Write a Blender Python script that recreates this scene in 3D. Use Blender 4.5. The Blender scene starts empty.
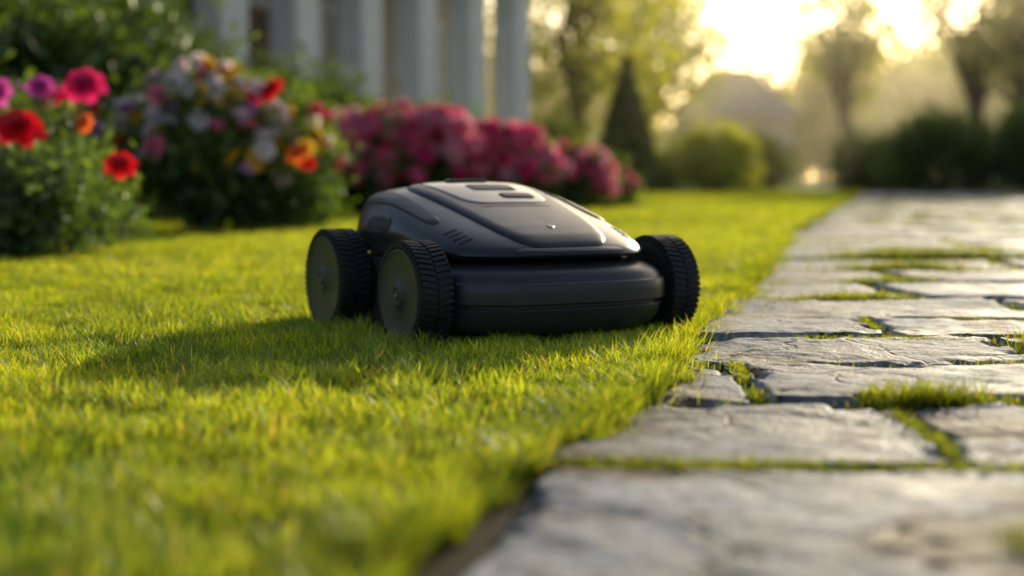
import bpy, bmesh, math, numpy as np
from mathutils import Vector, Matrix
from mathutils.bvhtree import BVHTree
rng=np.random.default_rng(7)
sc=bpy.context.scene
R=math.radians
SUN_AZ=R(23); SUN_EL=R(14)

# ---------------- helpers ----------------
def link(o,parent=None):
    sc.collection.objects.link(o)
    if parent: o.parent=parent
    return o
def empty(name,loc=(0,0,0),rot=0):
    e=bpy.data.objects.new(name,None); e.location=loc; e.rotation_euler=(0,0,rot); e.empty_display_size=.2
    return link(e)
def mesh_obj(name,v,f,mats,parent=None,smooth=True,sharp=35):
    me=bpy.data.meshes.new(name); me.from_pydata([tuple(p) for p in v],[],[tuple(q) for q in f]); me.update()
    for m in (mats if isinstance(mats,list) else [mats]): me.materials.append(m)
    if smooth:
        me.polygons.foreach_set('use_smooth',[True]*len(me.polygons))
        if sharp: me.set_sharp_from_angle(angle=R(sharp))
    return link(bpy.data.objects.new(name,me),parent)
def hsh(ix,iy,s):
    a=np.sin(ix*127.1+iy*311.7+s*74.7)*43758.5453
    return a-np.floor(a)
def vn(x,y,s=0):
    x=np.asarray(x,float);y=np.asarray(y,float)
    ix=np.floor(x);iy=np.floor(y);fx=x-ix;fy=y-iy
    fx=fx*fx*(3-2*fx);fy=fy*fy*(3-2*fy)
    a=hsh(ix,iy,s);b=hsh(ix+1,iy,s);c=hsh(ix,iy+1,s);d=hsh(ix+1,iy+1,s)
    return (a*(1-fx)+b*fx)*(1-fy)+(c*(1-fx)+d*fx)*fy
def fbm(x,y,s=0,o=3):
    t=0;w=.5;n=0
    for i in range(o):
        t=t+vn(x*2**i,y*2**i,s+i)*w; n+=w; w*=.5
    return t/n
def rz(a):
    c,s=np.cos(a),np.sin(a);m=np.zeros((len(a),3,3));m[:,0,0]=c;m[:,0,1]=-s;m[:,1,0]=s;m[:,1,1]=c;m[:,2,2]=1;return m
def rquat(n):
    q=rng.normal(size=(n,4));q/=np.linalg.norm(q,axis=1)[:,None]
    w,x,y,z=q.T
    return np.stack([np.stack([1-2*(y*y+z*z),2*(x*y-z*w),2*(x*z+y*w)],1),np.stack([2*(x*y+z*w),1-2*(x*x+z*z),2*(y*z-x*w)],1),np.stack([2*(x*z-y*w),2*(y*z+x*w),1-2*(x*x+y*y)],1)],1)
def rtowards(d):
    d=d/np.linalg.norm(d,axis=1)[:,None]
    r=rng.normal(size=d.shape); x=np.cross(r,d); x/=np.linalg.norm(x,axis=1)[:,None]
    y=np.cross(d,x); return np.stack([x,y,d],2)
def inst(name,tv,tf,M,S,P,col,mat,parent=None,shade=None,smooth=True):
    tv=np.asarray(tv,float);N=len(P);T=len(tv)
    S=np.asarray(S,float)
    if S.ndim==1:S=np.repeat(S[:,None],3,1)
    V=np.einsum('nij,ntj->nti',M,tv[None]*S[:,None,:])+P[:,None,:]
    if shade is None: shade=np.ones(T)
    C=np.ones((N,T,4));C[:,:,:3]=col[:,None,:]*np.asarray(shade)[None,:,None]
    lv=np.concatenate([np.array(q) for q in tf]);tot=np.array([len(q) for q in tf]);st=np.concatenate([[0],np.cumsum(tot)[:-1]])
    L=len(lv)
    LV=(lv[None]+np.arange(N)[:,None]*T).ravel();ST=(st[None]+np.arange(N)[:,None]*L).ravel()
    me=bpy.data.meshes.new(name)
    me.vertices.add(N*T);me.vertices.foreach_set('co',V.ravel().astype(np.float32))
    me.loops.add(N*L);me.loops.foreach_set('vertex_index',LV.astype(np.int32))
    me.polygons.add(N*len(tf));me.polygons.foreach_set('loop_start',ST.astype(np.int32))
    if smooth: me.polygons.foreach_set('use_smooth',np.ones(N*len(tf),bool))
    me.update(calc_edges=True)
    a=me.color_attributes.new('Col','FLOAT_COLOR','POINT');a.data.foreach_set('color',C.ravel().astype(np.float32))
    me.materials.append(mat)
    return link(bpy.data.objects.new(name,me),parent)

# ---------------- materials ----------------
def newmat(name):
    m=bpy.data.materials.new(name);m.use_nodes=True;nt=m.node_tree;nt.nodes.clear()
    return m,nt,nt.nodes,nt.links
def leafmat(name,tr=.45,gl=.08,rough=.35,tint=(1.6,1.5,.6)):
    m,nt,N,L=newmat(name)
    out=N.new('ShaderNodeOutputMaterial');at=N.new('ShaderNodeAttribute');at.attribute_name='Col'
    d=N.new('ShaderNodeBsdfDiffuse');t=N.new('ShaderNodeBsdfTranslucent');g=N.new('ShaderNodeBsdfGlossy');g.inputs['Roughness'].default_value=rough
    g.inputs['Color'].default_value=(.9,.95,.85,1)
    mx=N.new('ShaderNodeMix');mx.data_type='RGBA';mx.blend_type='MULTIPLY';mx.inputs[0].default_value=1
    L.new(at.outputs['Color'],mx.inputs[6]);mx.inputs[7].default_value=(*tint,1)
    L.new(at.outputs['Color'],d.inputs['Color']);L.new(mx.outputs[2],t.inputs['Color'])
    a=N.new('ShaderNodeMixShader');a.inputs[0].default_value=tr;L.new(d.outputs[0],a.inputs[1]);L.new(t.outputs[0],a.inputs[2])
    b=N.new('ShaderNodeMixShader');b.inputs[0].default_value=gl;L.new(a.outputs[0],b.inputs[1]);L.new(g.outputs[0],b.inputs[2])
    L.new(b.outputs[0],out.inputs[0]);return m
def pmat(name,col,rough=.5,metal=0,noise=0,nscale=30,bump=0,bscale=200,spec=.5,coat=0,col2=None):
    m,nt,N,L=newmat(name)
    out=N.new('ShaderNodeOutputMaterial');p=N.new('ShaderNodeBsdfPrincipled');L.new(p.outputs[0],out.inputs[0])
    p.inputs['Base Color'].default_value=(*col,1);p.inputs['Roughness'].default_value=rough;p.inputs['Metallic'].default_value=metal
    p.inputs['Specular IOR Level'].default_value=spec;p.inputs['Coat Weight'].default_value=coat;p.inputs['Coat Roughness'].default_value=.12
    tc=N.new('ShaderNodeTexCoord')
    if noise>0:
        n=N.new('ShaderNodeTexNoise');n.inputs['Scale'].default_value=nscale;n.inputs['Detail'].default_value=6;L.new(tc.outputs['Object'],n.inputs['Vector'])
        r=N.new('ShaderNodeMix');r.data_type='RGBA'
        c2=col2 if col2 else tuple(c*(1-noise) for c in col)
        r.inputs[6].default_value=(*c2,1);r.inputs[7].default_value=(*[c*(1+noise*.5) for c in col],1) if not col2 else (*col,1)
        mr=N.new('ShaderNodeMapRange');mr.inputs[1].default_value=.35;mr.inputs[2].default_value=.65;L.new(n.outputs[0],mr.inputs[0]);L.new(mr.outputs[0],r.inputs[0]);L.new(r.outputs[2],p.inputs['Base Color'])
        m2=N.new('ShaderNodeMapRange');m2.inputs[3].default_value=max(rough-.08,.02);m2.inputs[4].default_value=rough+.1;L.new(n.outputs[0],m2.inputs[0]);L.new(m2.outputs[0],p.inputs['Roughness'])
    if bump>0:
        n=N.new('ShaderNodeTexNoise');n.inputs['Scale'].default_value=bscale;n.inputs['Detail'].default_value=4;L.new(tc.outputs['Object'],n.inputs['Vector'])
        b=N.new('ShaderNodeBump');b.inputs['Strength'].default_value=bump;b.inputs['Distance'].default_value=.002;L.new(n.outputs[0],b.inputs['Height']);L.new(b.outputs[0],p.inputs['Normal'])
    return m
M_grass=leafmat('grass_blade',.62,.035,.4,(2.1,1.65,.40))
M_leaf=leafmat('leaf',.5,.06,.4,(2.0,1.75,.5))
M_petal=leafmat('petal',.5,.03,.4,(1.10,1.05,1.1))
M_bark=pmat('bark',(.09,.06,.04),.85,noise=.5,nscale=12)
M_stem=pmat('stem',(.06,.10,.03),.6)
M_soil=pmat('soil',(.055,.042,.026),.95,noise=.5,nscale=40,bump=1,bscale=120,spec=.1)

# ---------------- world, sun, camera ----------------
w=bpy.data.worlds.new('World');sc.world=w;w.use_nodes=True
nt=w.node_tree;bg=nt.nodes['Background'];sky=nt.nodes.new('ShaderNodeTexSky');sky.sky_type='NISHITA';sky.sun_disc=False
sky.sun_elevation=SUN_EL;sky.sun_rotation=SUN_AZ;sky.air_density=1.0;sky.dust_density=3.0;sky.ozone_density=1
nt.links.new(sky.outputs[0],bg.inputs[0]);bg.inputs[1].default_value=.15
S=Vector((math.sin(SUN_AZ)*math.cos(SUN_EL),math.cos(SUN_AZ)*math.cos(SUN_EL),math.sin(SUN_EL)))
sl=bpy.data.lights.new('sun','SUN');sl.energy=5;sl.angle=R(.6);sl.color=(1,.87,.62)
so=link(bpy.data.objects.new('sun',sl));so.rotation_euler=S.to_track_quat('Z','Y').to_euler();so.location=S*50
cd=bpy.data.cameras.new('camera');cam=link(bpy.data.objects.new('camera',cd));sc.camera=cam
cam.location=(0,0,.28);cam.rotation_euler=(R(90-4.42),0,0);cd.lens=50;cd.sensor_width=36;cd.clip_start=.02;cd.clip_end=1500
cd.dof.use_dof=True;cd.dof.focus_distance=2.15;cd.dof.aperture_fstop=2.1
sc.view_settings.view_transform='Standard';sc.view_settings.look='None';sc.view_settings.exposure=0
# morning mist over the far garden (a real scattering volume)
m,nt,N,L=newmat('mist');out=N.new('ShaderNodeOutputMaterial');vs=N.new('ShaderNodeVolumeScatter')
vs.inputs['Density'].default_value=.0026;vs.inputs['Anisotropy'].default_value=.78;vs.inputs['Color'].default_value=(1,.90,.62,1);L.new(vs.outputs[0],out.inputs['Volume'])
mesh_obj('morning_mist',[(-90,22,-1),(110,22,-1),(110,120,-1),(-90,120,-1),(-90,22,12),(110,22,12),(110,120,12),(-90,120,12)],[(0,3,2,1),(4,5,6,7),(0,1,5,4),(1,2,6,5),(2,3,7,6),(3,0,4,7)],m,smooth=False)

# ---------------- ground ----------------
EY=[.0,.5,.9,1.15,1.47,1.79,2.21,2.6,3.03,3.52,4.1,7.9,16.8,30]
EX=[-.26,-.15,-.068,-.022,.075,.180,.274,.354,.463,.577,.716,1.6,4.0,7.4]
def edge(y): return np.interp(y,EY,EX)
m,nt,N,L=newmat('lawn_soil')
out=N.new('ShaderNodeOutputMaterial');p=N.new('ShaderNodeBsdfPrincipled');L.new(p.outputs[0],out.inputs[0]);p.inputs['Roughness'].default_value=.95;p.inputs['Specular IOR Level'].default_value=.1
tc=N.new('ShaderNodeTexCoord');n=N.new('ShaderNodeTexNoise');n.inputs['Scale'].default_value=3;n.inputs['Detail'].default_value=8;L.new(tc.outputs['Object'],n.inputs['Vector'])
cr=N.new('ShaderNodeValToRGB');cr.color_ramp.elements[0].position=.35;cr.color_ramp.elements[0].color=(.040,.065,.013,1);cr.color_ramp.elements[1].position=.65;cr.color_ramp.elements[1].color=(.12,.16,.022,1)
L.new(n.outputs[0],cr.inputs[0]);L.new(cr.outputs[0],p.inputs['Base Color'])
gs=600
mesh_obj('ground',[(-gs,-gs,0),(gs,-gs,0),(gs,gs,0),(-gs,gs,0)],[(0,1,2,3)],m,smooth=False)

# path bed
PW=2.5
ys=np.linspace(-.8,27,60)
v=[];f=[]
for i,y in enumerate(ys):
    v+=[(edge(y)-.02,y,.004),(edge(y)+PW+.05,y,.004)]
    if i: f.append((2*i-2,2*i-1,2*i+1,2*i))
mesh_obj('path_bed',v,f,M_soil,smooth=False)

# flagstones
rows=[-.35,.10,.52,1.28,1.65,2.01,2.296,2.64,3.055,3.52,4.02,4.62,5.28]
while rows[-1]<26: rows.append(rows[-1]+rng.uniform(.5,.8))
slope=[rng.uniform(-.03,.03) for _ in rows]
splits={2:[1.1,1.7],3:[.43,1.07,1.8],4:[.305,.80,1.5],5:[.78,1.4],6:[.64,1.17,1.9],7:[1.04,1.8],8:[.88,1.65]}
V=[];F=[];C=[];joints=[]
for r in range(len(rows)-1):
    ya,yb=rows[r],rows[r+1];ym=(ya+yb)/2
    xl=float(edge(ym));xr=xl+PW
    if r in splits: xs=[s for s in splits[r] if s<xr-.2]
    else:
        xs=[];x=xl+rng.uniform(.35,.9)
        while x<xr-.35: xs.append(x);x+=rng.uniform(.5,1.0)
    skew=[None]+[rng.uniform(-.10,.10) for _ in xs]+[None]
    bounds=[None]+xs+[None]
    g=.006 if ya<4 else (.011 if ya<7 else .022)
    for k in range(len(bounds)-1):
        a,b=bounds[k],bounds[k+1]
        step=.008 if yb<2.9 else (.02 if yb<7 else .08)
        wdt=(b if b is not None else xr)-(a if a is not None else xl)
        nx=max(8,int(wdt/step));ny=max(6,int((yb-ya)/step))
        uu=np.linspace(0,1,nx+1);vv=np.linspace(0,1,ny+1)
        U,Vv=np.meshgrid(uu,vv)
        Ylin=ya+g+(yb-ya-2*g)*Vv
        off=rng.uniform(-.015,.035) if a is None else 0
        XL=(edge(Ylin)+off-.01) if a is None else a+g*.8+skew[k]*(Ylin-ym)
        XR=(edge(Ylin)+PW) if b is None else b-g*.8+skew[k+1]*(Ylin-ym)
        Xg=XL+(XR-XL)*U
        Yg=Ylin+(slope[r]*(1-Vv)+slope[r+1]*Vv)*(Xg-xl)
        e=np.minimum(np.minimum(U,1-U)*wdt,np.minimum(Vv,1-Vv)*(yb-ya))
        corner=np.minimum(U,1-U)*wdt+np.minimum(Vv,1-Vv)*(yb-ya)
        nx_=(fbm(Xg*7,Yg*7,11)-.5);ny_=(fbm(Xg*7+50,Yg*7,12)-.5)
        sd=int(rng.integers(100,900))
        fx=(fbm(Xg*22,Yg*22,sd)-.5)*.018;fy=(fbm(Xg*22+9,Yg*22,sd+7)-.5)*.018
        fall=np.clip(1-e/.09,0,1)
        amp=.022
        Xg=Xg+(nx_*amp+fx)*fall; Yg=Yg+(ny_*amp+fy)*fall
        cpull=np.clip(1-corner/.03,0,1)*rng.uniform(.1,.7)*.009
        Xg=Xg+np.sign(.5-U)*cpull;Yg=Yg+np.sign(.5-Vv)*cpull
        rr=.004
        t=np.clip(1-e/rr,0,1)
        h0=rng.uniform(.016,.023)
        Z=h0+rng.uniform(-.005,.005)*(U-.5)+rng.uniform(-.004,.004)*(Vv-.5)+(fbm(Xg*4,Yg*4,21)-.5)*.006
        q=fbm(Xg*4,Yg*6,24,4)*6;lay=np.floor(q)+np.clip((q-np.floor(q))*9,0,1)
        Z=Z+(lay/6-.5)*.011+(fbm(Xg*34,Yg*34,22)-.5)*.0035
        chips=np.clip(fbm(Xg*18,Yg*18,31)-.52,0,1)*np.clip(1-e/.035,0,1)*.11
        Z=Z-chips
        Z=Z-rr*.8*(1-np.sqrt(np.clip(1-t*t,0,1)))
        Z[e<=1e-9]=-.004
        base=len(V);W_=nx+1
        V+=list(zip(Xg.ravel(),Yg.ravel(),Z.ravel()))
        tone=rng.uniform(.78,1.12);wm=rng.uniform(-.03,.05)
        C+=[(tone+wm,tone,tone-wm,1)]*(Xg.size)
        for j in range(ny):
            for i in range(nx):
                q=base+j*W_+i;F.append((q,q+1,q+1+W_,q+W_))
        if b is not None: joints.append(('v',b,ya,yb,skew[k+1]))
for r in range(1,len(rows)-1):joints.append(('h',rows[r],slope[r]))
m,nt,N,L=newmat('flagstone')
out=N.new('ShaderNodeOutputMaterial');p=N.new('ShaderNodeBsdfPrincipled');L.new(p.outputs[0],out.inputs[0]);p.inputs['Specular IOR Level'].default_value=.14
tc=N.new('ShaderNodeTexCoord')
def noise(sc_,det=6,dist=0):
    n=N.new('ShaderNodeTexNoise');n.inputs['Scale'].default_value=sc_;n.inputs['Detail'].default_value=det;n.inputs['Distortion'].default_value=dist;L.new(tc.outputs['Object'],n.inputs['Vector']);return n
def ramp(src,a,b,ca,cb):
    c=N.new('ShaderNodeValToRGB');c.color_ramp.elements[0].position=a;c.color_ramp.elements[1].position=b;c.color_ramp.elements[0].color=(*ca,1);c.color_ramp.elements[1].color=(*cb,1);L.new(src,c.inputs[0]);return c
def mul(a,b):
    mm=N.new('ShaderNodeMix');mm.data_type='RGBA';mm.blend_type='MULTIPLY';mm.inputs[0].default_value=1;L.new(a,mm.inputs[6]);L.new(b,mm.inputs[7]);return mm.outputs[2]
n1=noise(5,8,.4);c1=ramp(n1.outputs[0],.36,.64,(.175,.183,.205),(.41,.418,.445))
n2=noise(3.3,8,1.2);c2=ramp(n2.outputs[0],.52,.62,(0,0,0),(1,1,1))
mx=N.new('ShaderNodeMix');mx.data_type='RGBA';L.new(c2.outputs[0],mx.inputs[0]);L.new(c1.outputs[0],mx.inputs[6]);mx.inputs[7].default_value=(.155,.118,.085,1)
n3=noise(60,5);c3=ramp(n3.outputs[0],.3,.65,(.62,.62,.62),(1.15,1.15,1.15))
col=mul(mx.outputs[2],c3.outputs[0])
n7=noise(7,5);vm=N.new('ShaderNodeVectorMath');vm.operation='MULTIPLY_ADD';L.new(n7.outputs['Color'],vm.inputs[0]);vm.inputs[1].default_value=(.18,.18,.18);L.new(tc.outputs['Object'],vm.inputs[2])
vo=N.new('ShaderNodeTexVoronoi');vo.feature='DISTANCE_TO_EDGE';vo.inputs['Scale'].default_value=3.6;L.new(vm.outputs[0],vo.inputs['Vector'])
cc_=ramp(vo.outputs['Distance'],.004,.018,(.2,.17,.15),(1,1,1))
n8=noise(2.1,3);ck=ramp(n8.outputs[0],.53,.60,(0,0,0),(1,1,1))
mk=N.new('ShaderNodeMix');mk.data_type='RGBA';L.new(ck.outputs[0],mk.inputs[0]);L.new(cc_.outputs[0],mk.inputs[6]);mk.inputs[7].default_value=(1,1,1,1)
col=mul(col,mk.outputs[2])
n9=noise(18,6,.7);c9=ramp(n9.outputs[0],.54,.66,(1,1,1),(.36,.33,.30));col=mul(col,c9.outputs[0])
at=N.new('ShaderNodeAttribute');at.attribute_name='Col';col=mul(col,at.outputs['Color'])
L.new(col,p.inputs['Base Color'])
rr_=N.new('ShaderNodeMapRange');L.new(n1.outputs[0],rr_.inputs[0]);rr_.inputs[1].default_value=.3;rr_.inputs[2].default_value=.7;rr_.inputs[3].default_value=.6;rr_.inputs[4].default_value=.85;L.new(rr_.outputs[0],p.inputs['Roughness'])
b0=N.new('ShaderNodeBump');b0.inputs['Strength'].default_value=.9;b0.inputs['Distance'].default_value=.005;L.new(mk.outputs[2],b0.inputs['Height'])
b1=N.new('ShaderNodeBump');b1.inputs['Strength'].default_value=.8;b1.inputs['Distance'].default_value=.007;n4=noise(24,8,.5);L.new(n4.outputs[0],b1.inputs['Height']);L.new(b0.outputs[0],b1.inputs['Normal'])
b2=N.new('ShaderNodeBump');b2.inputs['Strength'].default_value=.8;b2.inputs['Distance'].default_value=.0025;n5=noise(150,5);L.new(n5.outputs[0],b2.inputs['Height']);L.new(b1.outputs[0],b2.inputs['Normal']);L.new(b2.outputs[0],p.inputs['Normal'])
fo=mesh_obj('flagstone_path',V,F,m,sharp=None)
a=fo.data.color_attributes.new('Col','FLOAT_COLOR','POINT');a.data.foreach_set('color',np.array(C,np.float32).ravel())

# ---------------- mower frame ----------------
MC=np.array([-.034,2.640]);MY=R(29);WX=.246;WF=-.18;WR=.160
def mlocal(x,y):
    dx=x-MC[0];dy=y-MC[1];return dx*math.cos(MY)+dy*math.sin(MY),-dx*math.sin(MY)+dy*math.cos(MY)

# ---------------- grass ----------------
def blade(seg):
    v=[];f=[];sh=[]
    for i in range(seg):
        t=i/seg;wd=.5*(1-t**2.2*.75)
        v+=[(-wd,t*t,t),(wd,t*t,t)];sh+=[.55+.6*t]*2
        if i:f.append((2*i-2,2*i-1,2*i+1,2*i))
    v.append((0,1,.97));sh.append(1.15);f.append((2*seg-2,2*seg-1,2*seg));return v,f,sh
def grasscol(x,y,n,warm=0):
    k=fbm(x*1.7,y*1.7,3);k2=fbm(x*9,y*9,5);k3=fbm(x*.8,y*.8,33,2)
    dark=np.array([.075,.180,.020]);lite=np.array([.44,.56,.060])
    t=np.clip(.08+.75*k+.65*k2+rng.normal(0,.26,n)-.20,0,1)[:,None]
    c=dark*(1-t)+lite*t
    dry=rng.random(n)<.05;c[dry]=np.array([.52,.46,.20])
    c*=rng.uniform(.7,1.2,n)[:,None]*(.88+.3*k3)[:,None];return c
def lawn(name,y0,y1,dens,wd,hmin,hmax,seg,parent,extraL=.5):
    xl=-(.40*y1+extraL);xr=float(edge(y1))+.05
    n=int(dens*(y1-y0)*(xr-xl))
    x=rng.uniform(xl,xr,n);y=rng.uniform(y0,y1,n)
    rag=(fbm(x*0+3,y*7,41)-.5)*.075+(fbm(x*0,y*25,42)-.5)*.045
    ed=edge(y)+rag-.004
    ok=(x<ed)&(x>-(.40*y+extraL))
    lx,ly=mlocal(x,y)
    ok&=rng.random(n)<(.40+.9*fbm(x*6,y*6,8))
    x,y,lx,ly,ed=x[ok],y[ok],lx[ok],ly[ok],ed[ok];n=len(x)
    cl=fbm(x*15,y*15,9,2)
    h=rng.uniform(hmin,hmax,n)*(.35+1.15*cl)*rng.uniform(.65,1.25,n)
    nearedge=np.clip(1-(ed-x)/.11,0,1)*(.2+1.4*fbm(x*8,y*8,77));h*=1+.55*nearedge
    under=(np.abs(lx)<.25)&(np.abs(ly)<.31);h[under]=np.minimum(h[under],.022)
    front=(np.abs(lx)<.27)&(ly<-.28)&(ly>-.40);h[front]=np.minimum(h[front],.040)
    wh=(np.abs(np.abs(lx)-WX)<.04)&((np.abs(ly-WF)<.06)|(np.abs(ly-WR)<.06));h[wh]=np.minimum(h[wh],.008)
    S_=np.stack([wd*rng.uniform(.6,1.3,n),h*rng.uniform(.2,1.2,n)+nearedge*.010,h],1)
    ang=2*np.pi*2*fbm(x*5,y*5,51,2)+rng.normal(0,1.6,n)
    m_=rng.random(n)<nearedge*.5;ang[m_]=-np.pi/2+rng.normal(0,.8,m_.sum())
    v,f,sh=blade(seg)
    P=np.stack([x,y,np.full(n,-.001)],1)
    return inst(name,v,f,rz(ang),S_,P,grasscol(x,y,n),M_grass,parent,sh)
LW=empty('lawn_grass')
lawn('turf_near',.35,1.9,52000,.0023,.019,.038,3,LW,.45)
lawn('turf_mid',1.9,3.6,60000,.0021,.018,.035,3,LW,.3)
lawn('turf_back',3.6,7,16000,.0036,.020,.036,2,LW,.5)
lawn('turf_far',7,14,2800,.008,.025,.045,2,LW,1)
lawn('turf_distant',14,30,650,.018,.03,.05,2,LW,2)
# shaggy tufts spilling over the path edge
tx=[];ty=[];th=[];ta=[];tl=[]
for i in range(75):
    y=rng.uniform(1.35,6);r_=rng.uniform(.010,.026)*(1 if y<3 else 1.6);n=int(rng.uniform(50,200));c0=float(edge(y))+rng.uniform(-.03,.012)
    dx=rng.normal(0,r_,n);dy=rng.normal(0,r_*1.3,n)
    tx.append(c0+dx);ty.append(y+dy);hh=rng.uniform(.028,.046)*rng.uniform(.5,1.15,n);th.append(hh);tl.append(hh*rng.uniform(.3,1.1,n))
    ta.append(np.where(rng.random(n)<.6,-np.pi/2+rng.normal(0,.8,n),np.arctan2(dy,dx)-np.pi/2))
x=np.concatenate(tx);y=np.concatenate(ty);h=np.concatenate(th);a_=np.concatenate(ta);l_=np.concatenate(tl);n=len(x)
lx,ly=mlocal(x,y);k=~((lx<.31)&(np.abs(ly)<.36)&(lx>-.3));x,y,h,a_,l_=x[k],y[k],h[k],a_[k],l_[k];n=len(x)
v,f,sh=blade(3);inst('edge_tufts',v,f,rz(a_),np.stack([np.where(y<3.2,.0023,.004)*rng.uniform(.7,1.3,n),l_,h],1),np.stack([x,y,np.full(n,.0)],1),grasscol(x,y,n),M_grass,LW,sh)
# joint grass and moss
px=[];py=[];ph=[]
def tuft(x,y,rx,ry,n,h):
    px.append(rng.normal(x,rx,n));py.append(rng.normal(y,ry,n));ph.append(rng.uniform(.4,1,n)*h)
for j in joints:
    if j[0]=='h':
        yb,s=j[1],j[2]
        if yb>18 or yb<.3: continue
        L_=PW;n=int(4600*L_) if yb<4 else 5000
        xl=float(edge(yb));x=xl+rng.uniform(0,L_,n)
        ww=.003+.014*fbm(x*5,x*0+yb*3,91)**1.5
        y=yb+s*(x-xl)+rng.normal(0,1,n)*(ww if yb<5 else ww*2.2)
        k=rng.random(n)<np.clip((fbm(x*3.5,y*3.5+yb*7,61)-.48)*6,.04,1)
        px.append(x[k]);py.append(y[k]);ph.append(rng.uniform(.008,.020,k.sum())*(1 if yb<5 else 1.5))
    else:
        _,xb,ya,yb,sk=j
        if yb>12 or ya<.3:continue
        n=1500;y=rng.uniform(ya,yb,n);x=xb+sk*(y-(ya+yb)/2)+rng.normal(0,.005,n)
        k=rng.random(n)<np.clip((fbm(x*3.5,y*3.5,62)-.46)*6,.03,1)
        px.append(x[k]);py.append(y[k]);ph.append(rng.uniform(.006,.018,k.sum()))
for t in [(.53,1.775,.030,.011,600,.045),(.47,1.80,.012,.010,200,.036),(.46,1.60,.005,.08,350,.022),(.62,1.775,.05,.006,220,.026),(.10,1.375,.05,.009,900,.024),(.22,1.372,.05,.009,800,.022),(.80,3.30,.06,.018,900,.032),(.53,2.46,.05,.010,600,.022),(.72,2.455,.05,.01,400,.022),(.88,2.30,.012,.05,700,.05),(.392,1.05,.010,.02,160,.035),(1.0,3.8,.06,.018,600,.035),(.25,2.0,.010,.02,120,.025),(1.2,4.33,.1,.025,800,.05),(1.55,5.0,.15,.04,900,.06),(1.3,5.0,.1,.03,600,.05),(.86,1.79,.04,.010,350,.03)]:
    tuft(t[0]*.93,t[1]*.93,*t[2:])
x=np.concatenate(px);y=np.concatenate(py);h=np.concatenate(ph);n=len(x)
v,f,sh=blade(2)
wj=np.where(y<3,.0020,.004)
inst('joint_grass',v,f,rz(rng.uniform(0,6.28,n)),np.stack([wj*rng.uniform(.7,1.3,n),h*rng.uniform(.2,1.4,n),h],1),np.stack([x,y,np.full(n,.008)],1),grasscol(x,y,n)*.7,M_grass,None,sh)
# fallen leaves / crumbs on the stones
lf=[(-.5,0,0),(-.15,.28,.1),(.25,.22,.05),(.55,0,.12),(.25,-.22,.02),(-.15,-.28,.08),(0,0,-.02)]
lff=[(0,6,1),(1,6,2),(2,6,3),(3,6,4),(4,6,5),(5,6,0)]
n=170;y=rng.uniform(.9,5,n);x=edge(y)+rng.uniform(.02,1.6,n)
sz=rng.uniform(.003,.011,n);x[:3]=[.36,.28,.30];y[:3]=[1.46,1.00,.97];sz[:3]=[.026,.04,.035]
bc=np.array([[.12,.06,.03],[.2,.12,.05],[.05,.035,.02]])[rng.integers(0,3,n)]
inst('fallen_leaves',lf,lff,rz(rng.uniform(0,6.28,n)),sz,np.stack([x,y,np.full(n,.026)],1),bc,M_leaf)

# ---------------- robot mower ----------------
mow=empty('robot_lawn_mower',(MC[0],MC[1],0),MY)
M_shell=pmat('shell_plastic',(.026,.029,.034),.30,noise=.12,nscale=25,bump=.05,bscale=900,coat=.25)
M_panel=pmat('hood_plastic',(.040,.043,.048),.36,noise=.10,nscale=25,bump=.06,bscale=900,coat=.1)
M_bump=pmat('bumper_plastic',(.040,.043,.047),.36,noise=.12,nscale=18,bump=.08,bscale=900)
M_blk=pmat('black_plastic',(.005,.005,.006),.5)
M_gloss=pmat('gloss_black',(.008,.009,.011),.18,coat=.4)
M_rub=pmat('tyre_rubber',(.017,.017,.017),.6,noise=.3,nscale=60,bump=.3,bscale=600)
M_hub=pmat('hub_plastic',(.052,.053,.044),.42,noise=.2,nscale=30,bump=.15,bscale=700)
M_met=pmat('metal',(.28,.28,.29),.35,metal=1)
NR=192;XS=.955
def ring(z,yf,yr,wd,n,arch=1):
    wd*=XS
    y0=(yf+yr)/2;pts=[]
    for i in range(NR):
        t=2*math.pi*i/NR;c,s=math.cos(t),math.sin(t)
        x=wd*math.copysign(abs(c)**(2/n),c);yy=math.copysign(abs(s)**(2/n),s)
        y=y0+(yr-y0)*yy if yy>0 else y0+(y0-yf)*yy
        if yy<0: y+=.022*(abs(x)/wd)**2*abs(yy)
        if z<.187:
            k=min(1,max(0,(y+.292)/.014))
            if z>.165: k*=(.187-z)/.022
            lim=.206
            if abs(x)>lim: x=math.copysign(abs(x)*(1-k)+lim*k,x)
        pts.append((x,y,z))
    return pts
def loft(name,rings,mat,cap=True,sharp=30):
    v=[];f=[]
    for r in rings:v+=ring(*r)
    for k in range(len(rings)-1):
        for i in range(NR):
            j=(i+1)%NR;f.append((k*NR+i,k*NR+j,(k+1)*NR+j,(k+1)*NR+i))
    if cap:
        for k,rev in ((0,True),(len(rings)-1,False)):
            pts=v[k*NR:(k+1)*NR];c=tuple(sum(q[a] for q in pts)/NR for a in range(3));ci=len(v);v.append(c)
            for i in range(NR):
                j=(i+1)%NR;t=(k*NR+i,k*NR+j,ci);f.append(t[::-1] if rev else t)
    return mesh_obj(name,v,f,mat,mow,sharp=sharp)
loft('chassis',[(.018,-.27,.25,.20,4),(.05,-.29,.27,.21,4),(.13,-.29,.27,.21,4)],M_blk)
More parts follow.
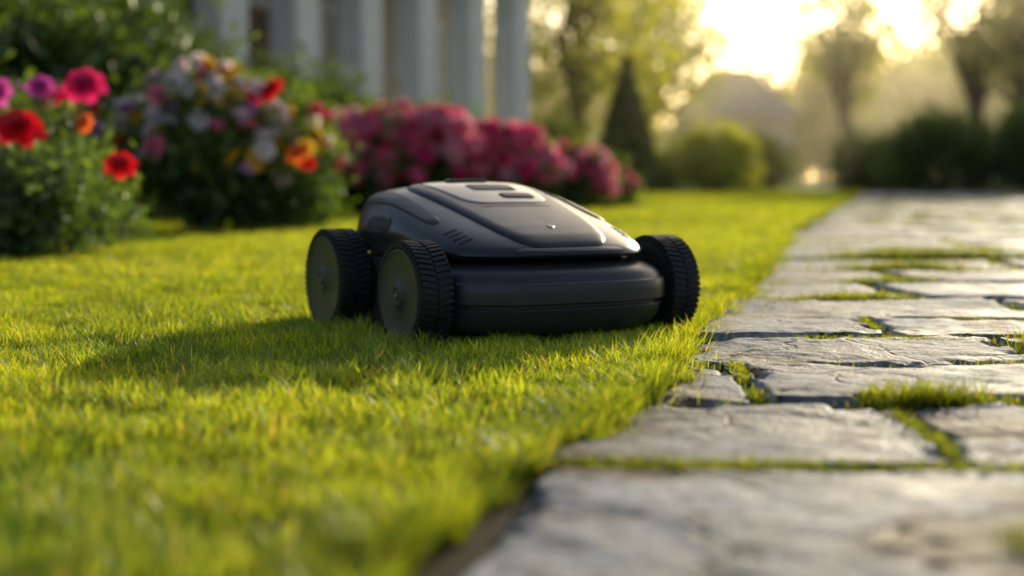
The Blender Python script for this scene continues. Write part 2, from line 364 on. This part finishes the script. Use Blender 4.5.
# sculpted bumper: undercut skirt, groove, convex band, shoulder line and sloping deck
loft('bumper',[(.020,-.288,.27,.216,4.0),(.028,-.304,.278,.230,4.0),(.042,-.315,.284,.238,4.1),(.0625,-.3225,.287,.2425,4.1),(.0650,-.3210,.286,.241,4.1),(.0658,-.3150,.283,.236,4.1),(.0702,-.3150,.283,.236,4.1),(.0710,-.3250,.286,.2435,4.1),(.074,-.3280,.288,.2455,4.1),
  (.090,-.3290,.289,.2460,4.1),(.103,-.3285,.288,.2452,4.1),(.1065,-.3270,.288,.2440,4.1),(.1085,-.3235,.287,.2415,4.05),(.118,-.3185,.285,.2385,4.0),(.1245,-.3120,.281,.234,3.9),(.129,-.303,.276,.228,3.8),(.133,-.290,.27,.221,3.7),(.137,-.268,.26,.21,3.6)],M_bump,sharp=26)
loft('shadow_gap',[(.125,-.272,.255,.20,3.6),(.17,-.22,.25,.19,3.6)],M_blk)
shell=loft('upper_shell',[(.149,-.258,.262,.205,3.5),(.145,-.274,.272,.217,3.5),(.1465,-.284,.278,.223,3.5),(.151,-.289,.280,.2262,3.5),(.156,-.287,.2805,.2265,3.5),(.167,-.268,.279,.2250,3.4),(.179,-.239,.276,.222,3.4),(.192,-.199,.273,.218,3.3),(.205,-.154,.269,.213,3.3),(.218,-.107,.264,.206,3.2),(.230,-.062,.257,.197,3.2),(.241,-.021,.248,.185,3.1),(.250,.015,.236,.169,3.0),(.257,.046,.220,.148,2.9),(.2620,.073,.203,.119,2.9),(.2648,.097,.185,.08,2.8),(.2656,.118,.168,.04,2.4)],M_shell,sharp=50)
bv=BVHTree.FromPolygons([v.co.copy() for v in shell.data.vertices],[list(p.vertices) for p in shell.data.polygons])
def patch(name,cx,cy,hw,hl,n,off,th,mat,taper=0,d=(0,0,-1),nr=14,na=72,bev=.0015,soft=0):
    D=Vector(d);v=[];f=[];side=abs(D.x)>.5;front=abs(D.y)>.5
    rs=list(np.linspace(0,1,nr)[1:])
    def pt(r,t):
        c,s=math.cos(t),math.sin(t)
        a=r*hw*math.copysign(abs(c)**(2/n),c);b=r*hl*math.copysign(abs(s)**(2/n),s)
        a*=1+taper*(b/hl)
        if side: o=Vector((-D.x*.6,cy+a,cx+b))
        elif front: o=Vector((cx+a,-.6,cy+b))
        else: o=Vector((cx+a,cy+b,.6))
        h=bv.ray_cast(o,D)
        return h[0],h[1]
    P0,N0=pt(0,0)
    def addr(P,Nn,o): v.append(tuple(P+Nn*o))
    if N0.dot(D)>0:N0=-N0
    addr(P0,N0,off)
    for r in rs:
        for i in range(na):
            P,Nn=pt(r,2*math.pi*i/na)
            if P is None: P,Nn=P0,N0
            if Nn.dot(D)>0:Nn=-Nn
            k=max(0,(r-.86)/.14)
            addr(P,Nn,(off if r<1 else off-bev)-soft*k*k)
    for i in range(na):
        P,Nn=pt(1.0+.004,2*math.pi*i/na)
        if P is None: P,Nn=P0,N0
        if Nn.dot(D)>0:Nn=-Nn
        addr(P,Nn,off-th)
    for i in range(na):f.append((0,1+i,1+(i+1)%na))
    for k in range(len(rs)):
        for i in range(na):
            j=(i+1)%na;f.append((1+k*na+i,1+(k+1)*na+i,1+(k+1)*na+j,1+k*na+j))
    return mesh_obj(name,v,f,mat,mow,sharp=40)
patch('hood_seam',0,-.065,.1225,.2135,5,.0006,.003,M_blk,taper=.20,nr=34)
patch('hood_panel',0,-.065,.1175,.209,5,.0070,.011,M_panel,taper=.20,nr=44,na=120,bev=.0015,soft=.0035)
patch('control_panel_trim',0,.024,.102,.100,5,.0076,.004,M_blk,taper=.14,nr=20)
patch('control_panel',0,.024,.0985,.0965,5,.0084,.004,M_gloss,taper=.14,nr=20)
patch('handle_slot',-.005,.103,.048,.013,6,.0093,.003,M_blk)
patch('handle_bar',-.005,.104,.043,.004,5,.0130,.008,M_shell)
patch('display_frame',.012,.036,.050,.021,6,.0097,.003,M_met)
patch('display',.012,.036,.0478,.0188,6,.0105,.003,M_blk)
patch('button_recess',.034,-.024,.036,.014,6,.0093,.003,M_met)
patch('stop_button',.034,-.024,.0340,.0120,6,.0108,.005,M_blk)
patch('panel_line',0,-.085,.088,.0014,8,.0075,.002,M_blk,nr=5)
patch('nose_badge',0,-.205,.0065,.0065,2,.0083,.003,M_met,na=24,nr=5)
patch('sensor_window',0,.157,.105,.0055,3.5,.0022,.003,M_gloss,d=(0,1,0),nr=6,bev=.0008)
for sx in (-1,1):
    patch('shoulder_seam',sx*.170,.04,.017,.15,3.5,.0006,.002,M_blk,taper=.05,nr=16)
    patch('shoulder_trim',sx*.170,.04,.0150,.148,3.5,.0035,.005,M_bump,taper=.05,nr=16,soft=.001)
    patch('side_vent_rim',.197,.06,.052,.016,2.6,.003,.005,M_bump,d=(-sx,0,0))
    patch('side_vent',.197,.06,.047,.0120,2.6,.0038,.003,M_blk,d=(-sx,0,0))
    for q in range(4):
        patch('cooling_slot',sx*(.168-q*.002),-.155-q*.016,.015,.0035,3,.0012,.002,M_blk,nr=5,na=32)
# wheels
def lathe(prof,seg,cx,cy,cz,name,mat,parent):
    v=[];f=[];n=len(prof)
    for i in range(seg):
        t=2*math.pi*i/seg
        for (x,r) in prof:v.append((cx+x,cy+r*math.cos(t),cz+r*math.sin(t)))
    for i in range(seg):
        j=(i+1)%seg
        for k in range(n-1):f.append((i*n+k,i*n+k+1,j*n+k+1,j*n+k))
    return mesh_obj(name,v,f,mat,parent,sharp=32)
def wheel(name,sx,cy,rad):
    e=bpy.data.objects.new(name,None);link(e,mow);cx=sx*WX;hw=.030;cz=rad-.006
    o=sx
    tr=rad-.0035
    lathe([(-o*hw,.03),(-o*hw,tr-.012),(-o*(hw-.004),tr-.003),(-o*(hw-.009),tr),(o*(hw-.009),tr),(o*(hw-.004),tr-.002),(o*hw,tr-.005),(o*(hw),tr-.0075),(o*(hw-.003),tr-.009),(o*(hw-.003),tr-.012)],96,cx,cy,cz,'tyre',M_rub,e)
    q=tr-.0100
    lathe([(o*(hw-.006),q),(o*(hw+.0005),q-.0005),(o*(hw+.0015),q-.003),(o*(hw-.0005),q-.007),(o*(hw-.0012),.030),(o*(hw+.0005),.0215),(o*(hw+.0025),.019),(o*(hw+.0035),.015),(o*(hw+.0025),.0135),(o*(hw+.0025),.008),(o*(hw+.0045),.0065),(o*(hw+.005),0.0001)],96,cx,cy,cz,'hub',M_hub,e)
    lathe([(o*(hw+.004),.0045),(o*(hw+.0062),.004),(o*(hw+.0068),.0001)],12,cx,cy,cz,'axle_bolt',M_met,e)
    v=[];f=[];K=52
    def lug(x0,x1,t,dt,sk,r0,r1):
        b=len(v)
        for (xx,k) in ((x0,-sk),(x1,sk)):
            for tt in (t-dt+k,t+dt+k):
                for r in (r0,r1):
                    d2=tt if r==r0 else (tt-(tt-(t+k))*.25)
                    v.append((cx+xx,cy+r*math.cos(d2),cz+r*math.sin(d2)))
        for q_ in ((0,1,3,2),(4,6,7,5),(0,4,5,1),(2,3,7,6),(1,5,7,3),(0,2,6,4)):f.append(tuple(b+i for i in q_))
    for i in range(K):
        t=2*math.pi*i/K;dt=math.pi/K*.7
        lug(-hw+.003,-.002,t,dt,.03,tr-.003,rad)
        lug(.002,hw-.003,t+math.pi/K,dt,-.03,tr-.003,rad)
    for sd in (-1,1):
        for i in range(K):
            t=2*math.pi*i/K+(math.pi/K if sd>0 else 0);dt=math.pi/K*.6
            lug(min(sd*(hw-.006),sd*(hw+.0005)),max(sd*(hw-.006),sd*(hw+.0005)),t,dt,0,tr-.007,tr-.0005)
    mesh_obj('tread',v,f,M_rub,e,smooth=False)
    lathe([(-o*hw,.02),(-o*(hw+.04),.02)],24,cx,cy,cz,'axle',M_blk,e)
for nme,sx,cy,rad in (('front_wheel_l',-1,WF,.0915),('front_wheel_r',1,WF,.0915),('rear_wheel_l',-1,WR,.096),('rear_wheel_r',1,WR,.096)):
    wheel(nme,sx,cy,rad)

# ---------------- plants ----------------
LT=[(0,-.5,0),(.22,-.15,.05),(.2,.15,.04),(0,.5,-.06),(-.2,.15,.04),(-.22,-.15,.05),(0,0,-.02)]
LF=[(0,1,6),(1,2,6),(2,3,6),(3,4,6),(4,5,6),(5,0,6)]
LQ=[(0,-.5,0),(.27,0,.08),(0,.5,-.04),(-.27,0,.08)];LQF=[(0,1,2),(0,2,3)]
def petal_set():
    v=[];f=[]
    for ringi,(cnt,tilt,rad,ln) in enumerate([(3,84,.03,.36),(5,70,.07,.46),(6,54,.10,.54),(7,30,.11,.60)]):
        for k in range(cnt):
            a=2*math.pi*(k+ringi*.37)/cnt;b=len(v);tl=R(tilt)
            for j in range(4):
                s=j/3
                for i in (-1,0,1):
                    wd=ln*.72*math.sin(math.pi*(.22+.62*s))*(1 if j<3 else .85)
                    cup=.12*abs(i)*ln
                    tt=tl-s*s*.5+ (0.25 if s<.4 else 0)
                    rr=rad+ln*s*math.cos(tt)-cup*math.sin(tt)*.6;zz=ln*s*math.sin(tt)+cup*.7-ringi*.04
                    x=rr;y=i*wd*.75
                    v.append((x*math.cos(a)-y*math.sin(a),x*math.sin(a)+y*math.cos(a),zz))
            for j in range(3):
                for i in range(2):
                    q=b+j*3+i;f.append((q,q+1,q+4,q+3))
    return v,f
PV,PF=petal_set()
def blooms(P,Sz,col,parent,name='blooms',up=.6,spread=.5):
    P=np.array(P);n=len(P)
    d=rng.normal(size=(n,3))*spread;d[:,2]+=up;d[:,1]-=.55
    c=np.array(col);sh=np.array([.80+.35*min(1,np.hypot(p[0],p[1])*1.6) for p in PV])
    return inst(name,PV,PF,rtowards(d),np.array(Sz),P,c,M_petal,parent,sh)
def stems(lines,parent,mat=M_stem,name='stems',r0=.006,r1=.003,seg=6):
    v=[];f=[]
    for ln in lines:
        b=len(v);n=len(ln)
        for k,p in enumerate(ln):
            r=r0+(r1-r0)*k/(n-1)
            if len(p)==4:r=p[3]
            p0=np.array(ln[max(0,k-1)][:3]);p1=np.array(ln[min(n-1,k+1)][:3]);d=p1-p0;d/=np.linalg.norm(d)+1e-9
            a=np.cross(d,[.3,.9,.1]);a/=np.linalg.norm(a);c=np.cross(d,a)
            for i in range(seg):
                t=2*math.pi*i/seg;q=np.array(p[:3])+r*(a*math.cos(t)+c*math.sin(t));v.append(tuple(q))
        for k in range(n-1):
            for i in range(seg):
                j=(i+1)%seg;f.append((b+k*seg+i,b+k*seg+j,b+(k+1)*seg+j,b+(k+1)*seg+i))
    return mesh_obj(name,v,f,mat,parent)
def cloud(cen,rad,nclump,per,cr,hollow=.45):
    cen=np.array(cen);rad=np.array(rad)
    d=rng.normal(size=(nclump,3));d/=np.linalg.norm(d,axis=1)[:,None]
    r=rng.uniform(hollow,1,nclump)**.7
    cc=cen+d*r[:,None]*rad*rng.uniform(.85,1.12,nclump)[:,None]
    q=rng.normal(size=(nclump,per,3))*.5*cr
    P=(cc[:,None]+q).reshape(-1,3);cid=np.repeat(np.arange(nclump),per)
    return P,cid,cc
def foliage(name,cen,rad,nclump,per,cr,size,dark,lite,parent,flat=False,tmpl='q',mat=None,hollow=.45,minz=.02):
    P,cid,cc=cloud(cen,rad,nclump,per,cr,hollow)
    k=P[:,2]>minz;P=P[k];cid=cid[k];n=len(P)
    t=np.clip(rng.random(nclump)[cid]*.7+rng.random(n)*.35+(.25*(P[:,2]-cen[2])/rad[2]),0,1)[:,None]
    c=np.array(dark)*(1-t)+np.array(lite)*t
    tv,tf=(LT,LF) if tmpl=='l' else (LQ,LQF)
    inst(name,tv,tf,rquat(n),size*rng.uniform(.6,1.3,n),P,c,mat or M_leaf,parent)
    return cc
def bush(name,cen,rad,nclump,per,cr,size,dark=(.03,.065,.016),lite=(.09,.16,.03),tmpl='q',core=True,**kw):
    e=empty(name,(cen[0],cen[1],0));c=(0,0,cen[2])
    cc=foliage('leaves',c,rad,nclump,per,cr,size,dark,lite,e,tmpl=tmpl,**kw)
    L_=[]
    for q in cc[:min(len(cc),30)]:
        b=rng.normal(0,.05,2);mid=(np.array([b[0],b[1],0])+q)/2+rng.normal(0,.03,3)
        L_.append([(b[0],b[1],0),tuple(mid),tuple(q)])
    stems(L_,e,M_bark if rad[2]>.6 else M_stem,'stems',.012 if rad[2]>.6 else .006,.004)
    return e,cc
RED=(.80,.010,.025);MAG=(.85,.03,.20);PNK=(.90,.24,.38);LIL=(.70,.36,.64);WHT=(.88,.78,.80);YEL=(.90,.60,.05);ORG=(.88,.22,.03);CRI=(.70,.015,.06)
def jit(c,a=.12):return np.clip(np.array(c)*rng.uniform(1-a,1+a),0,.92)
e,cc=bush('rose_bush',(-1.80,4.95,.18),(.40,.40,.24),90,75,.13,.045,dark=(.035,.08,.034),lite=(.13,.21,.08),tmpl='l')
roses=[((-1.585,4.6,.440),.125,RED),((-1.275,4.65,.322),.080,RED),((-1.49,5.0,.60),.112,MAG),((-1.80,5.0,.575),.085,(.70,.10,.45)),((-1.66,5.05,.60),.075,(.70,.10,.45)),((-1.525,5.1,.475),.055,ORG),((-1.95,5.0,.52),.08,MAG),((-1.60,5.2,.60),.08,CRI),((-2.05,4.9,.40),.10,RED),((-2.0,5.3,.66),.09,MAG)]
P=[(a[0][0]+1.80,a[0][1]-4.95,a[0][2]) for a in roses]
blooms(P,[a[1] for a in roses],[jit(a[2],.05) for a in roses],e,spread=.22)
stems([[(p[0]*.5,p[1]*.5+.05,0),(p[0]*.85,p[1]*.85+.02,p[2]*.6),(p[0],p[1],p[2]-.01)] for p in P],e,name='flower_stems',r0=.006,r1=.0035)
q=[];
for p in P:
    for k in range(26):
        t=rng.uniform(.3,.93);q.append((p[0]*(.5+.5*t)+rng.normal(0,.025),p[1]*(.5+.5*t)+rng.normal(0,.025),p[2]*t))
q=np.array(q);n=len(q);inst('stem_leaves',LT,LF,rquat(n),rng.uniform(.03,.055,n),q,np.array([.07,.13,.04])*rng.uniform(.6,1.3,n)[:,None],M_leaf,e)
def flowerbush(name,cen,rad,nl,cols,nb,bs,dark=(.03,.07,.018),lite=(.13,.22,.04),cr=.16,size=.055,per=60,front=True):
    e,cc=bush(name,cen,rad,nl,per,cr,size,dark=dark,lite=lite,tmpl='q')
    P=[];Sz=[];C=[]
    for i in range(nb):
        d=rng.normal(size=3);d/=np.linalg.norm(d)
        if d[2]<-.2:d[2]*=-1
        if rng.random()<.65 and d[1]>0:d[1]*=-1
        r=rng.uniform(.98,1.2)
        p=np.array([0,0,cen[2]])+d*np.array(rad)*r
        if p[2]<.08:continue
        P.append(p);Sz.append(bs*rng.uniform(.6,1.25));C.append(jit(cols[rng.integers(len(cols))]))
    blooms(P,Sz,C,e);return e
flowerbush('mixed_flower_bush',(-1.58,7.3,.40),(.42,.40,.40),110,[WHT,WHT,PNK,WHT,LIL,YEL],80,.078)
flowerbush('mixed_flower_bush',(-1.22,7.6,.32),(.28,.32,.38),80,[WHT,PNK,WHT,WHT,MAG,YEL],46,.070)
flowerbush('mixed_flower_bush',(-2.35,6.9,.32),(.45,.40,.36),90,[MAG,LIL,RED],26,.065)
flowerbush('mixed_flower_bush',(-2.9,5.3,.26),(.5,.45,.34),90,[MAG,LIL,RED],22,.06)
e=empty('red_rose_stand');P=[(-1.19,7.1,.715),(-1.27,7.15,.69),(-1.05,7.0,.40),(-1.02,7.05,.43),(-1.50,7.1,.84),(-1.43,7.15,.80),(-1.02,7.1,.36)]
blooms(P,[.11,.09,.09,.08,.09,.08,.07],[jit(RED),jit(MAG),jit(ORG),jit(YEL),jit(YEL),jit(YEL),jit(RED)],e,spread=.25)
stems([[(p[0]-.05,p[1]+.15,0),(p[0]-.02,p[1]+.1,p[2]*.6),(p[0],p[1],p[2]-.01)] for p in P],e)
for (c,r_,nb) in [((-1.25,10.6,.34),(.42,.4,.36),110),((-.75,10.9,.38),(.50,.45,.39),190),((-.15,11.4,.33),(.48,.42,.33),170),((.40,12.1,.25),(.42,.4,.27),130),((.78,12.9,.16),(.30,.35,.19),70)]:
    flowerbush('azalea_bush',c,r_,70,[MAG,PNK,PNK,(.90,.15,.30),(.92,.44,.54)],nb,.10,per=50,size=.07)
for c,r_ in [((-2.7,9.2,.65),(.9,.7,.70)),((-3.9,8.2,.8),(.9,.8,1.0)),((-2.0,12.4,.55),(.9,.7,.55)),((-1.1,13.4,.40),(.9,.6,.42)),((-3.3,11.5,.9),(1.0,.8,.9))]:
    bush('green_shrub',c,r_,130,60,.28,.10,dark=(.020,.045,.012),lite=(.08,.14,.028))

# ---------------- trees ----------------
def tree(name,x,y,h,cw,trunk=.16,nclump=90,per=45,leaf=.28,dark=(.05,.08,.016),lite=(.15,.19,.03),base=.32,cr=None):
    e=empty(name,(x,y,0));cz=h*(base+(1-base)/2);rz_=h*(1-base)/2
    cc=foliage('crown',(0,0,cz),(cw,cw,rz_),nclump,per,cr or cw*.32,leaf,dark,lite,e,hollow=.25)
    L_=[[(0,0,-.1,trunk*1.3),(rng.normal(0,.1),0,h*.2,trunk),(rng.normal(0,.2),rng.normal(0,.2),h*.5,trunk*.7),(rng.normal(0,.2),0,h*.85,trunk*.2)]]
    for q in cc[:22]:
        z0=rng.uniform(.25,.6)*h
        m_=(np.array([0,0,z0])+q)/2+np.array([0,0,.1*h*rng.uniform(-.3,.6)])
        L_.append([(0,0,z0,trunk*.45),(m_[0],m_[1],m_[2],trunk*.25),(q[0],q[1],q[2],trunk*.08)])
    stems(L_,e,M_bark,'trunk_and_limbs',seg=8);return e
tree('broadleaf_tree',-5.2,11.5,5.2,1.9,leaf=.16,nclump=150,per=60,dark=(.02,.045,.012),lite=(.08,.13,.028),base=.15)
YG=((.20,.24,.02),(.52,.54,.06))
tree('broadleaf_tree',1.5,31,6.5,2.2,dark=YG[0],lite=YG[1],leaf=.22,nclump=90,per=40,base=.12)
tree('broadleaf_tree',4.0,42,7.0,2.4,dark=YG[0],lite=YG[1],leaf=.26,nclump=80,base=.15)
tree('broadleaf_tree',10.8,46,7.0,1.9,dark=(.12,.15,.02),lite=(.36,.38,.05),leaf=.26,nclump=60,per=30,base=.35,trunk=.22)
tree('broadleaf_tree',14.3,44,8.0,2.3,dark=(.10,.13,.02),lite=(.32,.34,.05),leaf=.26,nclump=70,per=32,base=.4,trunk=.24)
tree('broadleaf_tree',12.9,36,6.0,1.5,dark=(.10,.13,.02),lite=(.32,.34,.05),leaf=.22,nclump=50,per=30,base=.4,trunk=.2)
tree('broadleaf_tree',18.5,50,8.6,2.5,dark=(.09,.12,.02),lite=(.28,.31,.05),leaf=.28,nclump=80,per=38,base=.35,trunk=.28)
tree('broadleaf_tree',23,44,8.0,3.0,leaf=.28,nclump=100,base=.25)
e=empty('conical_evergreen_tree',(2.07,26,0));n=6000
z=rng.random(n)**1.25*2.3+.12;rr=(1-(z/2.5)**1.15)*.66*rng.uniform(.72,1.10,n);a=rng.uniform(0,6.28,n);z+=rng.normal(0,.04,n)
t=rng.random(n)[:,None]
inst('leaves',LQ,LQF,rquat(n),rng.uniform(.07,.16,n),np.stack([rr*np.cos(a),rr*np.sin(a),z],1),np.array([.028,.065,.016])*(1-t)+np.array([.10,.16,.032])*t,M_leaf,e)
stems([[(0,0,0,.07),(0,0,1.2,.05),(0,0,2.3,.01)]],e,M_bark,'trunk')
bush('round_shrub',(4.0,28,.62),(.80,.75,.66),130,55,.2,.10,dark=(.22,.28,.02),lite=(.52,.56,.06))
bush('green_shrub',(2.95,29.5,.4),(.7,.6,.5),80,50,.2,.10,dark=(.07,.12,.02),lite=(.22,.29,.04))
bush('green_shrub',(6.0,36,.6),(1.2,.8,.8),100,50,.3,.14,dark=(.10,.15,.02),lite=(.28,.34,.04))
bush('green_shrub',(.7,27,.5),(.9,.7,.9),110,50,.25,.12,dark=(.08,.13,.018),lite=(.26,.33,.04))
for c,r_ in [((8.0,26.5,.6),(1.1,.9,.85)),((9.6,25.5,.75),(1.2,1,1.0)),((11.3,27,.9),(1.4,1,1.2)),((7.9,31,.5),(1.0,.8,.7)),((13.8,28,1.0),(1.6,1.1,1.3)),((9.0,21.5,.35),(.8,.7,.5))]:
    bush('dark_shrub',c,r_,120,50,.3,.13,dark=(.03,.06,.012),lite=(.11,.17,.028))
# distant wood, one object
cP=[];cC=[]
for i in range(95):
    x=rng.uniform(-40,70);y=rng.uniform(72,100)
    u=x/y
    h=rng.uniform(8,11.5)
    if .10<u<.21:h=rng.uniform(4.0,6.0)
    if .21<=u<.36:h*=.85
    P_,cid,_=cloud((x,y,h*.52),(rng.uniform(2,3.6),2.2,h*.48),40,26,1.1,.2)
    k=P_[:,2]>.1;P_=P_[k];cid=cid[k]
    t=(rng.random(40)[cid]*.7+rng.random(len(P_))*.3)[:,None]
    cP.append(P_);cC.append(np.array([.16,.18,.03])*(1-t)+np.array([.40,.38,.06])*t)
for i in range(60):
    x=rng.uniform(-30,60);y=rng.uniform(68,80)
    P_,cid,_=cloud((x,y,1.4),(2.5,1.5,rng.uniform(1.2,2.4)),20,26,.9,.2)
    k=P_[:,2]>.1;P_=P_[k];cid=cid[k]
    t=(rng.random(20)[cid]*.7+rng.random(len(P_))*.3)[:,None]
    cP.append(P_);cC.append(np.array([.14,.18,.03])*(1-t)+np.array([.36,.38,.05])*t)
P_=np.concatenate(cP);n=len(P_)
inst('distant_trees',LQ,LQF,rquat(n),rng.uniform(.35,.75,n),P_,np.concatenate(cC),M_leaf)

# ---------------- house with a columned porch ----------------
M_wh=pmat('white_paint',(.82,.83,.84),.5,noise=.06,nscale=3)
M_wall=pmat('wall_siding',(.58,.47,.38),.7,noise=.12,nscale=4)
M_roof=pmat('roof_slate',(.16,.15,.16),.7,noise=.3,nscale=8)
M_door=pmat('door_wood',(.20,.11,.06),.5,noise=.3,nscale=6)
M_glass=pmat('window_glass',(.03,.035,.04),.06)
M_stonef=pmat('porch_stone',(.36,.34,.32),.8,noise=.2,nscale=6)
A=np.array([-4.3,13.6]);B=np.array([.10,21.6]);Ld=np.linalg.norm(B-A);ang=math.atan2(B[1]-A[1],B[0]-A[0])
H=empty('white_porch_house',(B[0],B[1],0),ang)
def box(name,x0,x1,y0,y1,z0,z1,mat,parent,bev=.01):
    bm=bmesh.new();bmesh.ops.create_cube(bm,size=1)
    for v_ in bm.verts:
        v_.co=Vector(((x0+x1)/2+v_.co.x*(x1-x0),(y0+y1)/2+v_.co.y*(y1-y0),(z0+z1)/2+v_.co.z*(z1-z0)))
    if bev:bmesh.ops.bevel(bm,geom=list(bm.edges),offset=bev,segments=2,affect='EDGES')
    me=bpy.data.meshes.new(name);bm.to_mesh(me);bm.free();me.materials.append(mat);return link(bpy.data.objects.new(name,me),parent)
box('porch_floor',-Ld-2,.35,-.35,1.0,0,.28,M_stonef,H)
box('porch_step',-5.2,-3.2,-.8,-.36,0,.14,M_stonef,H)
for i in range(8):
    cx=-.1-i*1.32
    box('column_base',cx-.34,cx+.34,-.22,.36,.281,.42,M_wh,H)
    box('column_shaft',cx-.25,cx+.25,-.13,.27,.421,3.05,M_wh,H,.03)
    box('column_capital',cx-.33,cx+.33,-.21,.35,3.051,3.2,M_wh,H)
box('entablature',-Ld-2,.3,-.25,.39,3.201,3.65,M_wh,H)
box('porch_ceiling',-Ld-2,.3,.391,1.09,3.4,3.5,M_wh,H)
box('front_wall',-Ld-2,.1,1.1,1.4,0,3.9,M_wall,H)
box('side_wall',-.2,.1,1.401,7,0,3.9,M_wall,H)
box('back_wall',-Ld-2,.1,7.001,7.3,0,3.9,M_wall,H)
box('far_side_wall',-Ld-2.3,-Ld-2.001,1.1,7.3,0,3.9,M_wall,H)
for cx,kind in ((-1.0,'w'),(-3.0,'w'),(-4.6,'d'),(-6.4,'w'),(-8.4,'w')):
    o=-.6
    if kind=='d':
        box('door',cx-.5,cx+.5,1.64+o,1.657+o,.3,2.4,M_door,H);box('door_frame',cx-.62,cx+.62,1.66+o,1.6985+o,.29,2.52,M_wh,H)
    else:
        box('window_frame',cx-.55,cx+.55,1.65+o,1.698+o,.9,2.6,M_wh,H);box('window_pane',cx-.45,cx+.45,1.635+o,1.649+o,1.0,2.5,M_glass,H,0)
        box('glazing_bar',cx-.02,cx+.02,1.62+o,1.634+o,1.0,2.5,M_wh,H,0);box('glazing_bar',cx-.45,cx-.021,1.62+o,1.634+o,1.73,1.77,M_wh,H,0);box('glazing_bar',cx+.021,cx+.45,1.62+o,1.634+o,1.73,1.77,M_wh,H,0)
rv=[(-Ld-2.6,-.5,3.652),(.5,-.5,3.652),(.5,7.6,3.652),(-Ld-2.6,7.6,3.652),(-Ld-1,3.5,5.6),(-1.2,3.5,5.6)]
mesh_obj('roof',rv,[(0,1,5,4),(1,2,5),(2,3,4,5),(3,0,4),(0,3,2,1)],M_roof,H,smooth=False)
# distant cottage
D=empty('distant_cottage',(11.2,68,0),R(12))
M_roof2=pmat('roof_tile_hazed',(.30,.26,.28),.8,noise=.2,nscale=4)  # roof colour lightened so distance haze is painted into it
box('walls',-2.3,2.3,0,4.4,0,3.2,M_wall,D)
mesh_obj('roof',[(-2.7,-.4,3.2),(2.7,-.4,3.2),(2.7,4.8,3.2),(-2.7,4.8,3.2),(-1.0,2.2,5.6),(1.0,2.2,5.6)],[(0,1,5,4),(1,2,5),(2,3,4,5),(3,0,4),(0,3,2,1)],M_roof2,D,smooth=False)
box('window',-1.7,-.9,-.05,-.003,1,2.1,M_glass,D,0);box('window',.9,1.7,-.05,-.003,1,2.1,M_glass,D,0);box('door',-.4,.4,-.05,-.003,0.01,2.1,M_door,D,0)
